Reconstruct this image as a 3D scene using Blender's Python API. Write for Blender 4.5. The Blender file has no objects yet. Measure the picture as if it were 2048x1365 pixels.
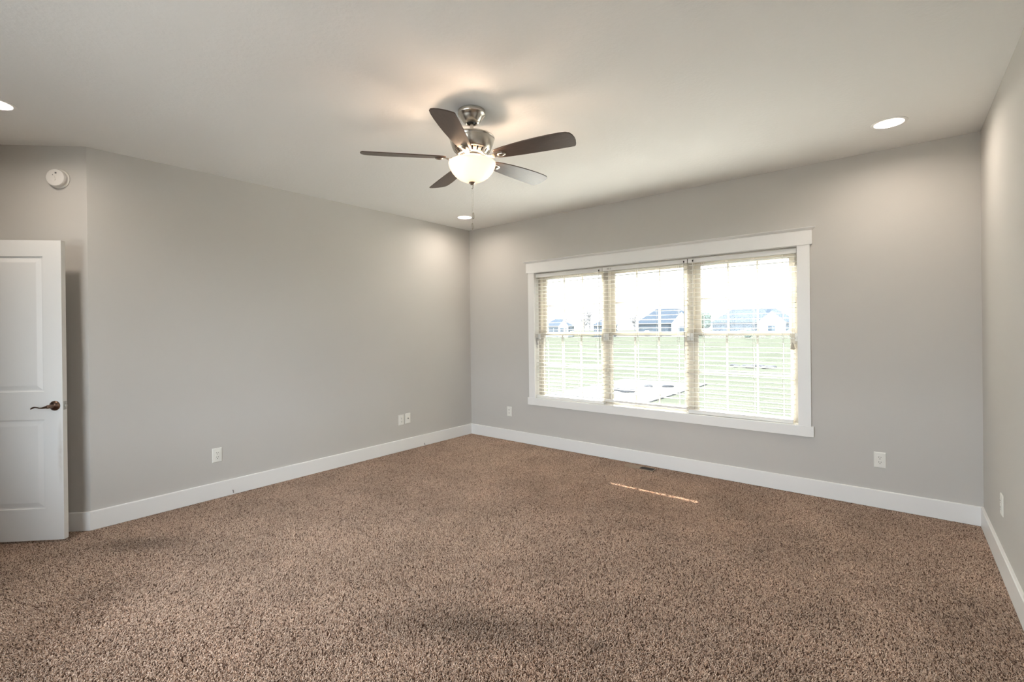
import bpy, bmesh, math, random
from mathutils import Vector, Matrix
PI = math.pi
random.seed(7)
sc = bpy.context.scene
COL = sc.collection

# ------------------------------------------------------------------ camera
H, L, CL = 2.743, 4.938, 3.9006          # ceiling height, window wall length, left wall length
CAM = Vector((4.4895, -4.6056, 1.4063))
yaw, pitch, roll = 2.2558, -0.0017, -0.0109
fwd = Vector((math.cos(yaw)*math.cos(pitch), math.sin(yaw)*math.cos(pitch), math.sin(pitch)))
r0 = Vector((math.sin(yaw), -math.cos(yaw), 0)); u0 = r0.cross(fwd)
rt = r0*math.cos(roll) + u0*math.sin(roll); up = u0*math.cos(roll) - r0*math.sin(roll)
cd = bpy.data.cameras.new('camera'); cam = bpy.data.objects.new('camera', cd); COL.objects.link(cam)
m = Matrix((rt, up, -fwd)).transposed().to_4x4(); m.translation = CAM; cam.matrix_world = m
cd.sensor_fit = 'HORIZONTAL'; cd.sensor_width = 36.0; cd.lens = 946.44/2048*36.0
cd.shift_y = -22.55/2048
cd.clip_start = 0.02; cd.clip_end = 600
sc.camera = cam

# ------------------------------------------------------------------ world, sun, exposure
SKY_FRONT, SKY_REAR_FILL = 1.7, 6.0
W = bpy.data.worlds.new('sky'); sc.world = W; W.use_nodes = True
nt = W.node_tree; nt.nodes.clear()
wo = nt.nodes.new('ShaderNodeOutputWorld'); bg = nt.nodes.new('ShaderNodeBackground')
sky = nt.nodes.new('ShaderNodeTexSky'); sky.sky_type = 'NISHITA'; sky.sun_disc = False
sky.sun_elevation = math.radians(36); sky.sun_rotation = math.radians(-25); sky.air_density = 1.0; sky.dust_density = 4.0
mixs = nt.nodes.new('ShaderNodeMixRGB'); mixs.inputs['Fac'].default_value = 0.98
mixs.inputs[2].default_value = (0.86, 0.91, 1.0, 1)          # thin bright overcast veil
nt.links.new(sky.outputs[0], mixs.inputs[1]); nt.links.new(mixs.outputs[0], bg.inputs[0])
# sky raised on the unseen rear side as added fill for the room
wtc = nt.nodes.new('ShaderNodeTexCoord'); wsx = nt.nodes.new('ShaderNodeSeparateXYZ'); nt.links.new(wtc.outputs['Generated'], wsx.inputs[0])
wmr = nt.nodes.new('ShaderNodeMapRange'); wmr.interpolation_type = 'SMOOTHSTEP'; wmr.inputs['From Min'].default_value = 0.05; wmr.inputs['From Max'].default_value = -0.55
wmr.inputs['To Min'].default_value = SKY_FRONT; wmr.inputs['To Max'].default_value = SKY_REAR_FILL
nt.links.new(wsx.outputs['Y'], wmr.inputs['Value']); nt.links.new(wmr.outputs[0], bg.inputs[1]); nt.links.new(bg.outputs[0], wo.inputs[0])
sd = bpy.data.lights.new('sun', 'SUN'); sd.energy = 22.0; sd.angle = math.radians(0.53); sd.color = (1.0, 0.97, 0.93)
so = bpy.data.objects.new('sun', sd); COL.objects.link(so)
SUN = Vector((0.37, -0.79, -0.695)).normalized()
so.rotation_euler = SUN.to_track_quat('-Z', 'Y').to_euler(); so.location = (-6, 15, 14)
pd = bpy.data.lights.new('window_portal', 'AREA'); pd.shape = 'RECTANGLE'; pd.size = 2.75; pd.size_y = 1.5
pd.cycles.is_portal = True
po = bpy.data.objects.new('window_portal', pd); COL.objects.link(po)
po.location = (2.46, 0.20, 1.325); po.rotation_euler = (-PI/2, 0, 0)
pd2 = bpy.data.lights.new('rear_fill_portal', 'AREA'); pd2.shape = 'RECTANGLE'; pd2.size = 2.7; pd2.size_y = 1.65; pd2.cycles.is_portal = True  # portal for the added rear fill window
po2 = bpy.data.objects.new('rear_fill_portal', pd2); COL.objects.link(po2); po2.location = (2.45, -5.96, 1.425); po2.rotation_euler = (PI/2, 0, 0)
pd3 = bpy.data.lights.new('side_fill_portal', 'AREA'); pd3.shape = 'RECTANGLE'; pd3.size = 1.4; pd3.size_y = 0.36; pd3.cycles.is_portal = True  # portal for the added side fill window
po3 = bpy.data.objects.new('side_fill_portal', pd3); COL.objects.link(po3); po3.location = (L+0.16, -5.175, 1.40); po3.rotation_euler = (0, PI/2, 0)
vs = sc.view_settings; vs.view_transform = 'Standard'; vs.look = 'None'; vs.gamma = 1; vs.use_curve_mapping = False
vs.exposure = 1.38
DOWNLIGHT_W, FAN_W = 2.9, 1.8
cy = sc.cycles
cy.use_denoising = True; cy.max_bounces = 14; cy.diffuse_bounces = 9; cy.glossy_bounces = 5
cy.transmission_bounces = 8; cy.transparent_max_bounces = 16; cy.sample_clamp_indirect = 6; cy.caustics_reflective = False; cy.caustics_refractive = False

# ------------------------------------------------------------------ materials
def srgb(r, g, b):
    f = lambda c: (c/255/12.92) if c/255 <= 0.04045 else ((c/255+0.055)/1.055)**2.4
    return (f(r), f(g), f(b), 1)
def mat(name, col, rough=0.5, metal=0.0, spec=0.5, noise=0.0, nscale=8.0, bump=0.0, bscale=200.0, bdist=0.002, aniso=None, det=3.0):
    M = bpy.data.materials.new(name); M.use_nodes = True; t = M.node_tree; N = t.nodes; K = t.links
    b = N['Principled BSDF']; b.inputs['Base Color'].default_value = col; b.inputs['Roughness'].default_value = rough
    b.inputs['Metallic'].default_value = metal; b.inputs['Specular IOR Level'].default_value = spec
    tc = N.new('ShaderNodeTexCoord'); mp = N.new('ShaderNodeMapping'); K.new(tc.outputs['Object'], mp.inputs[0])
    if aniso: mp.inputs['Scale'].default_value = aniso
    n = N.new('ShaderNodeTexNoise'); n.inputs['Scale'].default_value = nscale; n.inputs['Detail'].default_value = det
    K.new(mp.outputs[0], n.inputs['Vector'])
    mr = N.new('ShaderNodeMapRange'); mr.inputs['To Min'].default_value = 1-noise; mr.inputs['To Max'].default_value = 1+noise
    K.new(n.outputs['Fac'], mr.inputs['Value'])
    mx = N.new('ShaderNodeVectorMath'); mx.operation = 'SCALE'; mx.inputs[0].default_value = col[:3]
    K.new(mr.outputs[0], mx.inputs['Scale']); K.new(mx.outputs[0], b.inputs['Base Color'])
    if bump:
        n2 = N.new('ShaderNodeTexNoise'); n2.inputs['Scale'].default_value = bscale; n2.inputs['Detail'].default_value = 4
        K.new(mp.outputs[0], n2.inputs['Vector'])
        bp = N.new('ShaderNodeBump'); bp.inputs['Strength'].default_value = bump; bp.inputs['Distance'].default_value = bdist
        K.new(n2.outputs['Fac'], bp.inputs['Height']); K.new(bp.outputs[0], b.inputs['Normal'])
    return M
M_WALL = mat('greige_wall_paint', (0.56, 0.542, 0.514, 1), 0.75, spec=0.25, noise=0.012, nscale=1.5, bump=0.25, bscale=160, bdist=0.001)
M_CEIL = mat('ceiling_paint', (0.82, 0.815, 0.80, 1), 0.85, spec=0.15, noise=0.02, nscale=1.2, bump=0.55, bscale=45, bdist=0.003)
M_TRIM = mat('white_trim_paint', (0.84, 0.835, 0.82, 1), 0.35, noise=0.01, nscale=3, bump=0.05, bscale=60)
M_DOOR = mat('white_door_paint', (0.77, 0.76, 0.74, 1), 0.4, noise=0.015, nscale=2.5, bump=0.06, bscale=90)
M_VINYL = mat('almond_vinyl', (0.46, 0.42, 0.36, 1), 0.4, noise=0.01)
M_GRID = mat('almond_grid', (0.36, 0.34, 0.30, 1), 0.45, noise=0.01)
M_BLIND = mat('white_blind_slat', (0.85, 0.84, 0.80, 1), 0.35, noise=0.01, nscale=5, aniso=(1, 20, 20))
M_BLINDR = mat('white_blind_rail', (0.80, 0.79, 0.77, 1), 0.35, noise=0.01)
M_CORD = mat('white_cord', (0.85, 0.83, 0.78, 1), 0.7, noise=0.03, nscale=300)
M_CLEAR = mat('clear_grey_plastic', (0.55, 0.54, 0.52, 1), 0.2, noise=0.02)
M_DARK = mat('dark_plastic', (0.02, 0.02, 0.02, 1), 0.5, noise=0.05)
M_GREY = mat('grey_mark', (0.12, 0.12, 0.12, 1), 0.5, noise=0.05)
M_PLATE = mat('white_plate_plastic', (0.82, 0.81, 0.76, 1), 0.3, noise=0.01)
M_SLOT = mat('slot_dark', (0.03, 0.025, 0.02, 1), 0.6, noise=0.1)
M_NICKEL = mat('brushed_nickel', (0.62, 0.585, 0.53, 1), 0.25, metal=1.0, noise=0.06, nscale=40, bump=0.04, bscale=300, bdist=0.0005, aniso=(1, 1, 12))
M_BRONZE = mat('aged_bronze', (0.21, 0.135, 0.10, 1), 0.28, metal=1.0, noise=0.12, nscale=40)
M_LATCH = mat('latch_nickel', (0.45, 0.44, 0.41, 1), 0.35, metal=1.0, noise=0.1, nscale=90)
M_SMOKE = mat('white_detector_plastic', (0.75, 0.73, 0.70, 1), 0.45, noise=0.01)
M_VENT = mat('tan_register_metal', (0.33, 0.24, 0.165, 1), 0.5, noise=0.06, nscale=60)
M_DUCT = mat('dark_duct', (0.035, 0.025, 0.018, 1), 0.7, noise=0.3, nscale=60)
M_BLADE = mat('walnut_blade', (0.085, 0.055, 0.042, 1), 0.38, noise=0.35, nscale=14, bump=0.08, bscale=120, aniso=(1, 9, 9), det=6)
M_LAWN = mat('lawn_grass', (0.052, 0.056, 0.044, 1), 0.95, spec=0.0, noise=0.35, nscale=0.35, det=8)
M_CONC = mat('patio_concrete', (0.075, 0.075, 0.075, 1), 0.9, spec=0.0, noise=0.1, nscale=2)
M_ROOF = mat('shingle_roof', (0.055, 0.066, 0.080, 1), 0.9, spec=0.0, noise=0.15, nscale=3)
M_SIDING = mat('pale_siding', (0.08, 0.09, 0.10, 1), 0.8, spec=0.0, noise=0.05, nscale=1)
M_SIDW = mat('white_gable_trim', (0.28, 0.29, 0.30, 1), 0.7, spec=0.0, noise=0.04)
M_HWIN = mat('house_window_glass', (0.04, 0.055, 0.07, 1), 0.15, noise=0.05)
M_BARK = mat('pale_bark', (0.16, 0.155, 0.15, 1), 0.9, noise=0.2, nscale=4)
M_FOL = mat('hazy_foliage', (0.085, 0.11, 0.085, 1), 0.95, noise=0.3, nscale=1.5)
M_STONE = mat('grey_fieldstone', (0.07, 0.07, 0.073, 1), 0.9, spec=0.0, noise=0.3, nscale=4)

def glass_mat():
    M = bpy.data.materials.new('window_glass'); M.use_nodes = True; t = M.node_tree; t.nodes.clear()
    o = t.nodes.new('ShaderNodeOutputMaterial'); mx = t.nodes.new('ShaderNodeMixShader')
    tr = t.nodes.new('ShaderNodeBsdfTransparent'); tr.inputs[0].default_value = (0.93, 0.95, 0.94, 1)
    gl = t.nodes.new('ShaderNodeBsdfGlossy'); gl.inputs['Roughness'].default_value = 0.02
    fr = t.nodes.new('ShaderNodeFresnel'); fr.inputs[0].default_value = 1.3
    t.links.new(fr.outputs[0], mx.inputs[0]); t.links.new(tr.outputs[0], mx.inputs[1]); t.links.new(gl.outputs[0], mx.inputs[2])
    t.links.new(mx.outputs[0], o.inputs[0]); return M
M_GLASS = glass_mat()

def bowl_mat():
    M = bpy.data.materials.new('frosted_bowl_glass'); M.use_nodes = True; t = M.node_tree; t.nodes.clear()
    o = t.nodes.new('ShaderNodeOutputMaterial'); mx = t.nodes.new('ShaderNodeMixShader'); mx.inputs[0].default_value = 0.5
    d = t.nodes.new('ShaderNodeBsdfDiffuse'); d.inputs[0].default_value = (0.90, 0.88, 0.85, 1)
    tr = t.nodes.new('ShaderNodeBsdfTranslucent'); tr.inputs[0].default_value = (0.95, 0.86, 0.72, 1)
    n = t.nodes.new('ShaderNodeTexNoise'); n.inputs['Scale'].default_value = 9
    cr = t.nodes.new('ShaderNodeValToRGB'); cr.color_ramp.elements[0].color = (0.64, 0.61, 0.57, 1); cr.color_ramp.elements[1].color = (0.68, 0.66, 0.63, 1)
    t.links.new(n.outputs['Fac'], cr.inputs[0]); t.links.new(cr.outputs[0], tr.inputs[0])
    gl = t.nodes.new('ShaderNodeBsdfGlossy'); gl.inputs['Roughness'].default_value = 0.15
    m2 = t.nodes.new('ShaderNodeMixShader'); m2.inputs[0].default_value = 0.04
    t.links.new(d.outputs[0], mx.inputs[1]); t.links.new(tr.outputs[0], mx.inputs[2])
    t.links.new(mx.outputs[0], m2.inputs[1]); t.links.new(gl.outputs[0], m2.inputs[2]); t.links.new(m2.outputs[0], o.inputs[0]); return M
M_BOWL = bowl_mat()
def emit(name, col, s):
    M = bpy.data.materials.new(name); M.use_nodes = True; b = M.node_tree.nodes['Principled BSDF']
    b.inputs['Base Color'].default_value = (0.9, 0.9, 0.85, 1); b.inputs['Emission Color'].default_value = col; b.inputs['Emission Strength'].default_value = s
    n = M.node_tree.nodes.new('ShaderNodeTexNoise'); n.inputs['Scale'].default_value = 30
    mr = M.node_tree.nodes.new('ShaderNodeMapRange'); mr.inputs['To Min'].default_value = s*0.95; mr.inputs['To Max'].default_value = s*1.05
    M.node_tree.links.new(n.outputs['Fac'], mr.inputs['Value']); M.node_tree.links.new(mr.outputs[0], b.inputs['Emission Strength']); return M
M_LENS = emit('lit_lens', (1.0, 0.86, 0.66, 1), 4.0)

def carpet_mat(strand):
    M = bpy.data.materials.new('brown_frieze_yarn' if strand else 'carpet_backing'); M.use_nodes = True; t = M.node_tree; N = t.nodes; K = t.links
    b = N['Principled BSDF']; b.inputs['Roughness'].default_value = 0.9; b.inputs['Specular IOR Level'].default_value = 0.12
    tc = N.new('ShaderNodeTexCoord'); n = N.new('ShaderNodeTexNoise'); n.inputs['Scale'].default_value = 120; K.new(tc.outputs['Object'], n.inputs['Vector'])
    r = N.new('ShaderNodeValToRGB'); e = r.color_ramp.elements
    if not strand:
        e[0].color = (0.10, 0.062, 0.045, 1); e[1].color = (0.20, 0.135, 0.10, 1); K.new(n.outputs['Fac'], r.inputs[0]); K.new(r.outputs[0], b.inputs['Base Color']); return M
    hi = N.new('ShaderNodeHairInfo')
    r.color_ramp.interpolation = 'LINEAR'
    e[0].position = 0.0; e[0].color = (0.12, 0.070, 0.048, 1); e[1].position = 1.0; e[1].color = (0.82, 0.64, 0.51, 1)
    for p_, c_ in ((0.15, (0.16, 0.095, 0.068, 1)), (0.24, (0.455, 0.312, 0.230, 1)), (0.55, (0.63, 0.462, 0.352, 1)), (0.80, (0.73, 0.553, 0.428, 1))):
        q = e.new(p_); q.color = c_
    K.new(hi.outputs['Random'], r.inputs[0])
    # broad faint greenish / reddish tint drift and worn patches of the carpet itself
    n2 = N.new('ShaderNodeTexNoise'); n2.inputs['Scale'].default_value = 2.2; n2.inputs['Detail'].default_value = 4; n2.inputs['Roughness'].default_value = 0.65; K.new(tc.outputs['Object'], n2.inputs['Vector'])
    mr = N.new('ShaderNodeMapRange'); mr.inputs['From Min'].default_value = 0.32; mr.inputs['From Max'].default_value = 0.68; mr.inputs['To Min'].default_value = 0.84; mr.inputs['To Max'].default_value = 1.08; K.new(n2.outputs['Fac'], mr.inputs['Value'])
    v = N.new('ShaderNodeVectorMath'); v.operation = 'SCALE'; K.new(r.outputs[0], v.inputs[0]); K.new(mr.outputs[0], v.inputs['Scale']); cur = v.outputs[0]
    for (sx, sy, rx, ry, rot, dk) in STAINS:
        m2 = N.new('ShaderNodeMapping'); m2.vector_type = 'TEXTURE'; m2.inputs['Location'].default_value = (sx, sy, 0); m2.inputs['Rotation'].default_value = (0, 0, rot); m2.inputs['Scale'].default_value = (rx, ry, 1)
        K.new(tc.outputs['Object'], m2.inputs[0]); g = N.new('ShaderNodeTexGradient'); g.gradient_type = 'SPHERICAL'; K.new(m2.outputs[0], g.inputs[0])
        f = N.new('ShaderNodeMath'); f.operation = 'MULTIPLY'; K.new(g.outputs['Fac'], f.inputs[0]); K.new(n2.outputs['Fac'], f.inputs[1])
        f2 = N.new('ShaderNodeMath'); f2.operation = 'MULTIPLY_ADD'; f2.inputs[1].default_value = -dk; f2.inputs[2].default_value = 1.0; K.new(f.outputs[0], f2.inputs[0])
        v = N.new('ShaderNodeVectorMath'); v.operation = 'SCALE'; K.new(cur, v.inputs[0]); K.new(f2.outputs[0], v.inputs['Scale']); cur = v.outputs[0]
    K.new(cur, b.inputs['Base Color']); return M
STAINS = [(2.9, -3.0, 0.60, 0.20, 0.5, 0.75), (0.55, -3.75, 0.40, 0.14, 0.7, 0.8), (3.45, -2.75, 0.06, 0.05, 0, 1.1)]

# ------------------------------------------------------------------ mesh helpers
def box(bm, a, b, M=None):
    x0, y0, z0 = a; x1, y1, z1 = b
    vs_ = [bm.verts.new((M @ Vector(c)) if M else c) for c in ((x0,y0,z0),(x1,y0,z0),(x1,y1,z0),(x0,y1,z0),(x0,y0,z1),(x1,y0,z1),(x1,y1,z1),(x0,y1,z1))]
    for f in ((0,3,2,1),(4,5,6,7),(0,1,5,4),(1,2,6,5),(2,3,7,6),(3,0,4,7)): bm.faces.new([vs_[i] for i in f])
def lathe(bm, prof, seg=48, M=None, cap=False):
    rings = []
    for r, z in prof:
        if r < 1e-6: rings.append([bm.verts.new((M @ Vector((0,0,z))) if M else (0,0,z))])
        else: rings.append([bm.verts.new((M @ Vector((r*math.cos(2*PI*i/seg), r*math.sin(2*PI*i/seg), z))) if M else (r*math.cos(2*PI*i/seg), r*math.sin(2*PI*i/seg), z)) for i in range(seg)])
    for a, b in zip(rings, rings[1:]):
        for i in range(seg):
            j = (i+1) % seg
            q = [a[0] if len(a)==1 else a[i], a[0] if len(a)==1 else a[j], b[0] if len(b)==1 else b[j], b[0] if len(b)==1 else b[i]]
            u = []
            for v in q:
                if v not in u: u.append(v)
            if len(u) >= 3: bm.faces.new(u)
def tube(bm, pts, rad, seg=8):
    pts = [Vector(p) for p in pts]; rings = []
    for i, p in enumerate(pts):
        d = (pts[min(i+1, len(pts)-1)] - pts[max(i-1, 0)]).normalized()
        a = d.cross(Vector((0,0,1)));  a = a.normalized() if a.length > 1e-3 else Vector((1,0,0)); b = d.cross(a).normalized()
        r = rad[i] if isinstance(rad, (list, tuple)) else rad
        rx, ry = r if isinstance(r, (list, tuple)) else (r, r)
        rings.append([bm.verts.new(p + a*rx*math.cos(2*PI*k/seg) + b*ry*math.sin(2*PI*k/seg)) for k in range(seg)])
    for A, B in zip(rings, rings[1:]):
        for k in range(seg): bm.faces.new([A[k], A[(k+1)%seg], B[(k+1)%seg], B[k]])
    bm.faces.new(rings[0][::-1]); bm.faces.new(rings[-1])
def prism(bm, outline, z0, z1, f=None):
    a = [bm.verts.new(f(x, y, z0) if f else (x, y, z0)) for x, y in outline]; b = [bm.verts.new(f(x, y, z1) if f else (x, y, z1)) for x, y in outline]
    n = len(outline); bm.faces.new(a[::-1]); bm.faces.new(b)
    for i in range(n): bm.faces.new([a[i], a[(i+1)%n], b[(i+1)%n], b[i]])
def obj(name, bm, mtl, parent=None, smooth=False, bevel=0.0, kind=None, label=None, loc=None):
    bmesh.ops.recalc_face_normals(bm, faces=bm.faces)
    me = bpy.data.meshes.new(name); bm.to_mesh(me); bm.free(); me.materials.append(mtl)
    if smooth:
        for p in me.polygons: p.use_smooth = True
        try: me.set_sharp_from_angle(angle=math.radians(38))
        except Exception: pass
    o = bpy.data.objects.new(name, me); COL.objects.link(o)
    if parent: o.parent = parent
    if loc: o.location = loc
    if bevel:
        md = o.modifiers.new('bevel', 'BEVEL'); md.width = bevel; md.segments = 2; md.limit_method = 'ANGLE'
    if kind: o['kind'] = kind
    if label: o['label'] = label
    return o
def thing(name, label, cat, loc=(0,0,0), rz=0, group=None, kind=None):
    o = bpy.data.objects.new(name, None); COL.objects.link(o); o.location = loc; o.rotation_euler = (0,0,rz)
    o.empty_display_size = 0.1; o['label'] = label; o['category'] = cat
    if group: o['group'] = group
    if kind: o['kind'] = kind
    return o
def tag(o, label, cat, group=None):
    o['label'] = label; o['category'] = cat
    if group: o['group'] = group
    return o
def dup(src, loc=None, rz=None, label=None, parent=None):
    c = src.copy(); COL.objects.link(c)
    if parent: c.parent = parent
    if loc: c.location = loc
    if rz is not None: c.rotation_euler = (0,0,rz)
    if label: c['label'] = label
    for ch in list(src.children): dup(ch, parent=c)
    return c
B = bmesh.new

# ------------------------------------------------------------------ room shell
WX0, WX1, WZ0, WZ1 = 1.09, 3.832, 0.575, 2.075       # window opening
WT = 0.17
bm = B()
box(bm, (-0.12, 0, -0.02), (WX0, WT, H+0.02)); box(bm, (WX1, 0, -0.02), (L+0.12, WT, H+0.02))
box(bm, (WX0, 0, -0.02), (WX1, WT, WZ0-0.02)); box(bm, (WX0, 0, WZ1+0.012), (WX1, WT, H+0.02))
wall_back = obj('wall_back', bm, M_WALL, kind='structure', label='greige wall with the triple window')
def wallseg(name, p, q, out, t=0.12, holes=None):
    """slab from p to q (room face), thickness t towards out"""
    bm = B(); p = Vector((*p, 0)); q = Vector((*q, 0)); o = Vector((*out, 0)).normalized()*t
    d = (q-p); 
    def seg(a, b, z0, z1):
        A = p+d*a; Bq = p+d*b
        c = [A, Bq, Bq+o, A+o]
        lo = [bm.verts.new((v.x, v.y, z0)) for v in c]; hi = [bm.verts.new((v.x, v.y, z1)) for v in c]
        bm.faces.new(lo[::-1]); bm.faces.new(hi)
        for i in range(4): bm.faces.new([lo[i], lo[(i+1)%4], hi[(i+1)%4], hi[i]])
    if holes:
        a, b, z = holes
        seg(0, a, -0.02, H+0.02); seg(b, 1, -0.02, H+0.02); seg(a, b, z, H+0.02)
    else: seg(0, 1, -0.02, H+0.02)
    return obj(name, bm, M_WALL, kind='structure')
S2 = math.sqrt(0.5)
EX, EY = -0.545, -4.4456                # far end of the angled wall, where the door hangs
YD, YF = -5.12, -5.80              # end of the doorway wall, rear wall
wallseg('wall_left', (0, 0), (0, -CL), (-1, 0))
wallseg('wall_angled', (0, -CL), (EX, EY), (-1, 1))
FX = EX + (EY - YD)
wallseg('wall_doorway', (EX, EY), (FX, YD), (-1, -1), holes=(0.06, 0.90, 2.06))
bm = B(); RX0, RX1, RZ0, RZ1 = 1.10, 3.80, 0.60, 2.25
box(bm, (FX, YF-0.12, -0.02), (RX0, YF, H+0.02)); box(bm, (RX1, YF-0.12, -0.02), (L+0.12, YF, H+0.02)); box(bm, (RX0, YF-0.12, -0.02), (RX1, YF, RZ0)); box(bm, (RX0, YF-0.12, RZ1), (RX1, YF, H+0.02))
obj('wall_front', bm, M_WALL, kind='structure')
wallseg('wall_side', (FX, YD), (FX, YF), (-1, 0))
SY0, SY1 = -5.35, -5.00                # opening of the added side window, unseen, lets in fill light
bm = B(); box(bm, (L, SY1, -0.02), (L+0.12, 0, H+0.02)); box(bm, (L, YF-0.12, -0.02), (L+0.12, SY0, H+0.02)); box(bm, (L, SY0, -0.02), (L+0.12, SY1, 0.70)); box(bm, (L, SY0, 2.10), (L+0.12, SY1, H+0.02))
obj('wall_right', bm, M_WALL, kind='structure')
hx, hy = -S2*1.3, -S2*1.3
bm = B()
for (p, q, out) in (((EX, EY), (EX+hx, EY+hy), (-1, 1)), ((EX+hx, EY+hy), (FX+hx, YD+hy), (-1, -1)), ((FX+hx, YD+hy), (FX, YD), (1, -1))):
    o = Vector((*out, 0)).normalized()*0.1; c = [Vector((*p, 0)), Vector((*q, 0)), Vector((*q, 0))+o, Vector((*p, 0))+o]
    lo = [bm.verts.new((v.x, v.y, -0.02)) for v in c]; hi = [bm.verts.new((v.x, v.y, H+0.02)) for v in c]
    bm.faces.new(lo[::-1]); bm.faces.new(hi)
    for i in range(4): bm.faces.new([lo[i], lo[(i+1)%4], hi[(i+1)%4], hi[i]])
obj('wall_hall', bm, M_WALL, kind='structure')
bm = B(); box(bm, (-1.9, -6.8, -0.10), (L+0.12, 0.17, -0.012))
obj('floor', bm, carpet_mat(False), kind='structure', label='carpet backing under the brown pile')
# ceiling with round holes for the downlights
DL = [(4.45, -0.595), (0.50, -0.590), (0.455, -4.375), (4.45, -4.375)]
HR = 0.082
bm = B()
outer = [(-1.9, -6.8), (L+0.12, -6.8), (L+0.12, 0.17), (-1.9, 0.17)]
def loop(pts, z):
    v = [bm.verts.new((x, y, z)) for x, y in pts]
    return [bm.edges.new((v[i], v[(i+1) % len(v)])) for i in range(len(v))]
for zz in (H,):
    es = loop(outer, zz)
    for (x, y) in DL: es += loop([(x+HR*math.cos(2*PI*i/40), y+HR*math.sin(2*PI*i/40)) for i in range(40)], zz)
    bmesh.ops.triangle_fill(bm, use_beauty=True, use_dissolve=False, edges=es)
r = bmesh.ops.extrude_face_region(bm, geom=list(bm.faces))
bmesh.ops.translate(bm, vec=(0, 0, 0.02), verts=[v for v in r['geom'] if isinstance(v, bmesh.types.BMVert)])
obj('ceiling', bm, M_CEIL, kind='structure', label='pale warm ceiling with light brushed texture')
bm = B(); box(bm, (-1.9, -6.8, H+0.16), (L+0.12, 0.17, H+0.2)); obj('ceiling_deck', bm, M_CEIL, kind='structure', label='deck above the ceiling')

# baseboards
BH, BT = 0.1332, 0.016
def board(name, p, q, nrm, ext0=0.0, ext1=0.0):
    bm = B(); p = Vector((*p, 0)); q = Vector((*q, 0)); n = Vector((*nrm, 0)).normalized(); d = (q-p).normalized()
    prof = [(0, 0), (BT, 0), (BT, BH-0.004), (BT-0.004, BH), (0, BH)]
    A = [bm.verts.new(p + n*a + d*(a*ext0) + Vector((0,0,z))) for a, z in prof]; Bq = [bm.verts.new(q + n*a - d*(a*ext1) + Vector((0,0,z))) for a, z in prof]
    k = len(prof); bm.faces.new(A[::-1]); bm.faces.new(Bq)
    for i in range(k): bm.faces.new([A[i], A[(i+1)%k], Bq[(i+1)%k], Bq[i]])
    return obj(name, bm, M_TRIM, kind='structure')
t225 = -math.tan(math.radians(22.5))
board('baseboard_back', (0, 0), (L, 0), (0, -1), 1, 1)
board('baseboard_left', (0, 0), (0, -CL), (1, 0), 1, t225)
board('baseboard_angled', (0, -CL), (EX, EY), (1, -1), t225, 1)
board('baseboard_right', (L, 0), (L, YF), (-1, 0), 1, 1)
board('baseboard_front', (FX, YF), (L, YF), (0, 1), 0, 1)

# ------------------------------------------------------------------ carpet pile (uncountable yarn)
def carpet_pile():
    import numpy as np
    rng = np.random.default_rng(11); dens = 50000
    x0, x1, y0, y1 = -0.60, L-0.004, -4.95, -0.004
    n = int((x1-x0)*(y1-y0)*dens)
    x = rng.uniform(x0, x1, n); y = rng.uniform(y0, y1, n)
    keep = (x > 0.004) | (y < x - CL - 0.01)
    keep &= ~((np.abs(x-2.468) < 0.158) & (np.abs(y+0.126) < 0.053))
    keep &= (y - EY) > -(x - EX) - 0.0 + (-0.05)
    x = x[keep]; y = y[keep]; n = len(x)
    # slowly turning lay of the pile, as left by feet and the vacuum
    lay = 1.1*np.sin(1.7*x+0.6*y) + 1.3*np.sin(0.8*x-1.9*y+1.0) + 0.6*np.sin(3.9*x+2.7*y) + 0.5
    amp = 0.0026*(1+0.6*np.sin(2.3*x-1.1*y+0.4))
    a = rng.uniform(0, 2*np.pi, n); c = rng.uniform(0, 2*np.pi, n); hgt = rng.uniform(0.0085, 0.0135, n); k = rng.uniform(0.002, 0.0095, n)
    P = np.zeros((n, 4, 3), np.float32)
    for i, t in enumerate((0.0, 0.40, 0.75, 1.0)):
        P[:, i, 0] = x + amp*np.cos(lay)*t + k*np.cos(a)*t + 0.0020*np.cos(c+4.2*t)*t
        P[:, i, 1] = y + amp*np.sin(lay)*t + k*np.sin(a)*t + 0.0020*np.sin(c+4.2*t)*t
        P[:, i, 2] = -0.012 + hgt*(t if t < 0.8 else 0.8+(t-0.8)*0.4)
    P[:, :, 0] = np.clip(P[:, :, 0], -0.7, L-0.002); P[:, :, 1] = np.minimum(P[:, :, 1], -0.002)
    hc = bpy.data.hair_curves.new('carpet_pile'); hc.add_curves([4]*n)
    hc.attributes['position'].data.foreach_set('vector', P.reshape(-1))
    ra = hc.attributes.get('radius') or hc.attributes.new('radius', 'FLOAT', 'POINT')
    ra.data.foreach_set('value', np.tile(np.array([0.00105, 0.00125, 0.0012, 0.0008], np.float32), n))
    hc.materials.append(carpet_mat(True))
    o = bpy.data.objects.new('carpet_pile', hc); COL.objects.link(o); o['kind'] = 'stuff'
    tag(o, 'brown speckled frieze carpet pile covering the whole floor', 'carpet')
carpet_pile()

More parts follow.
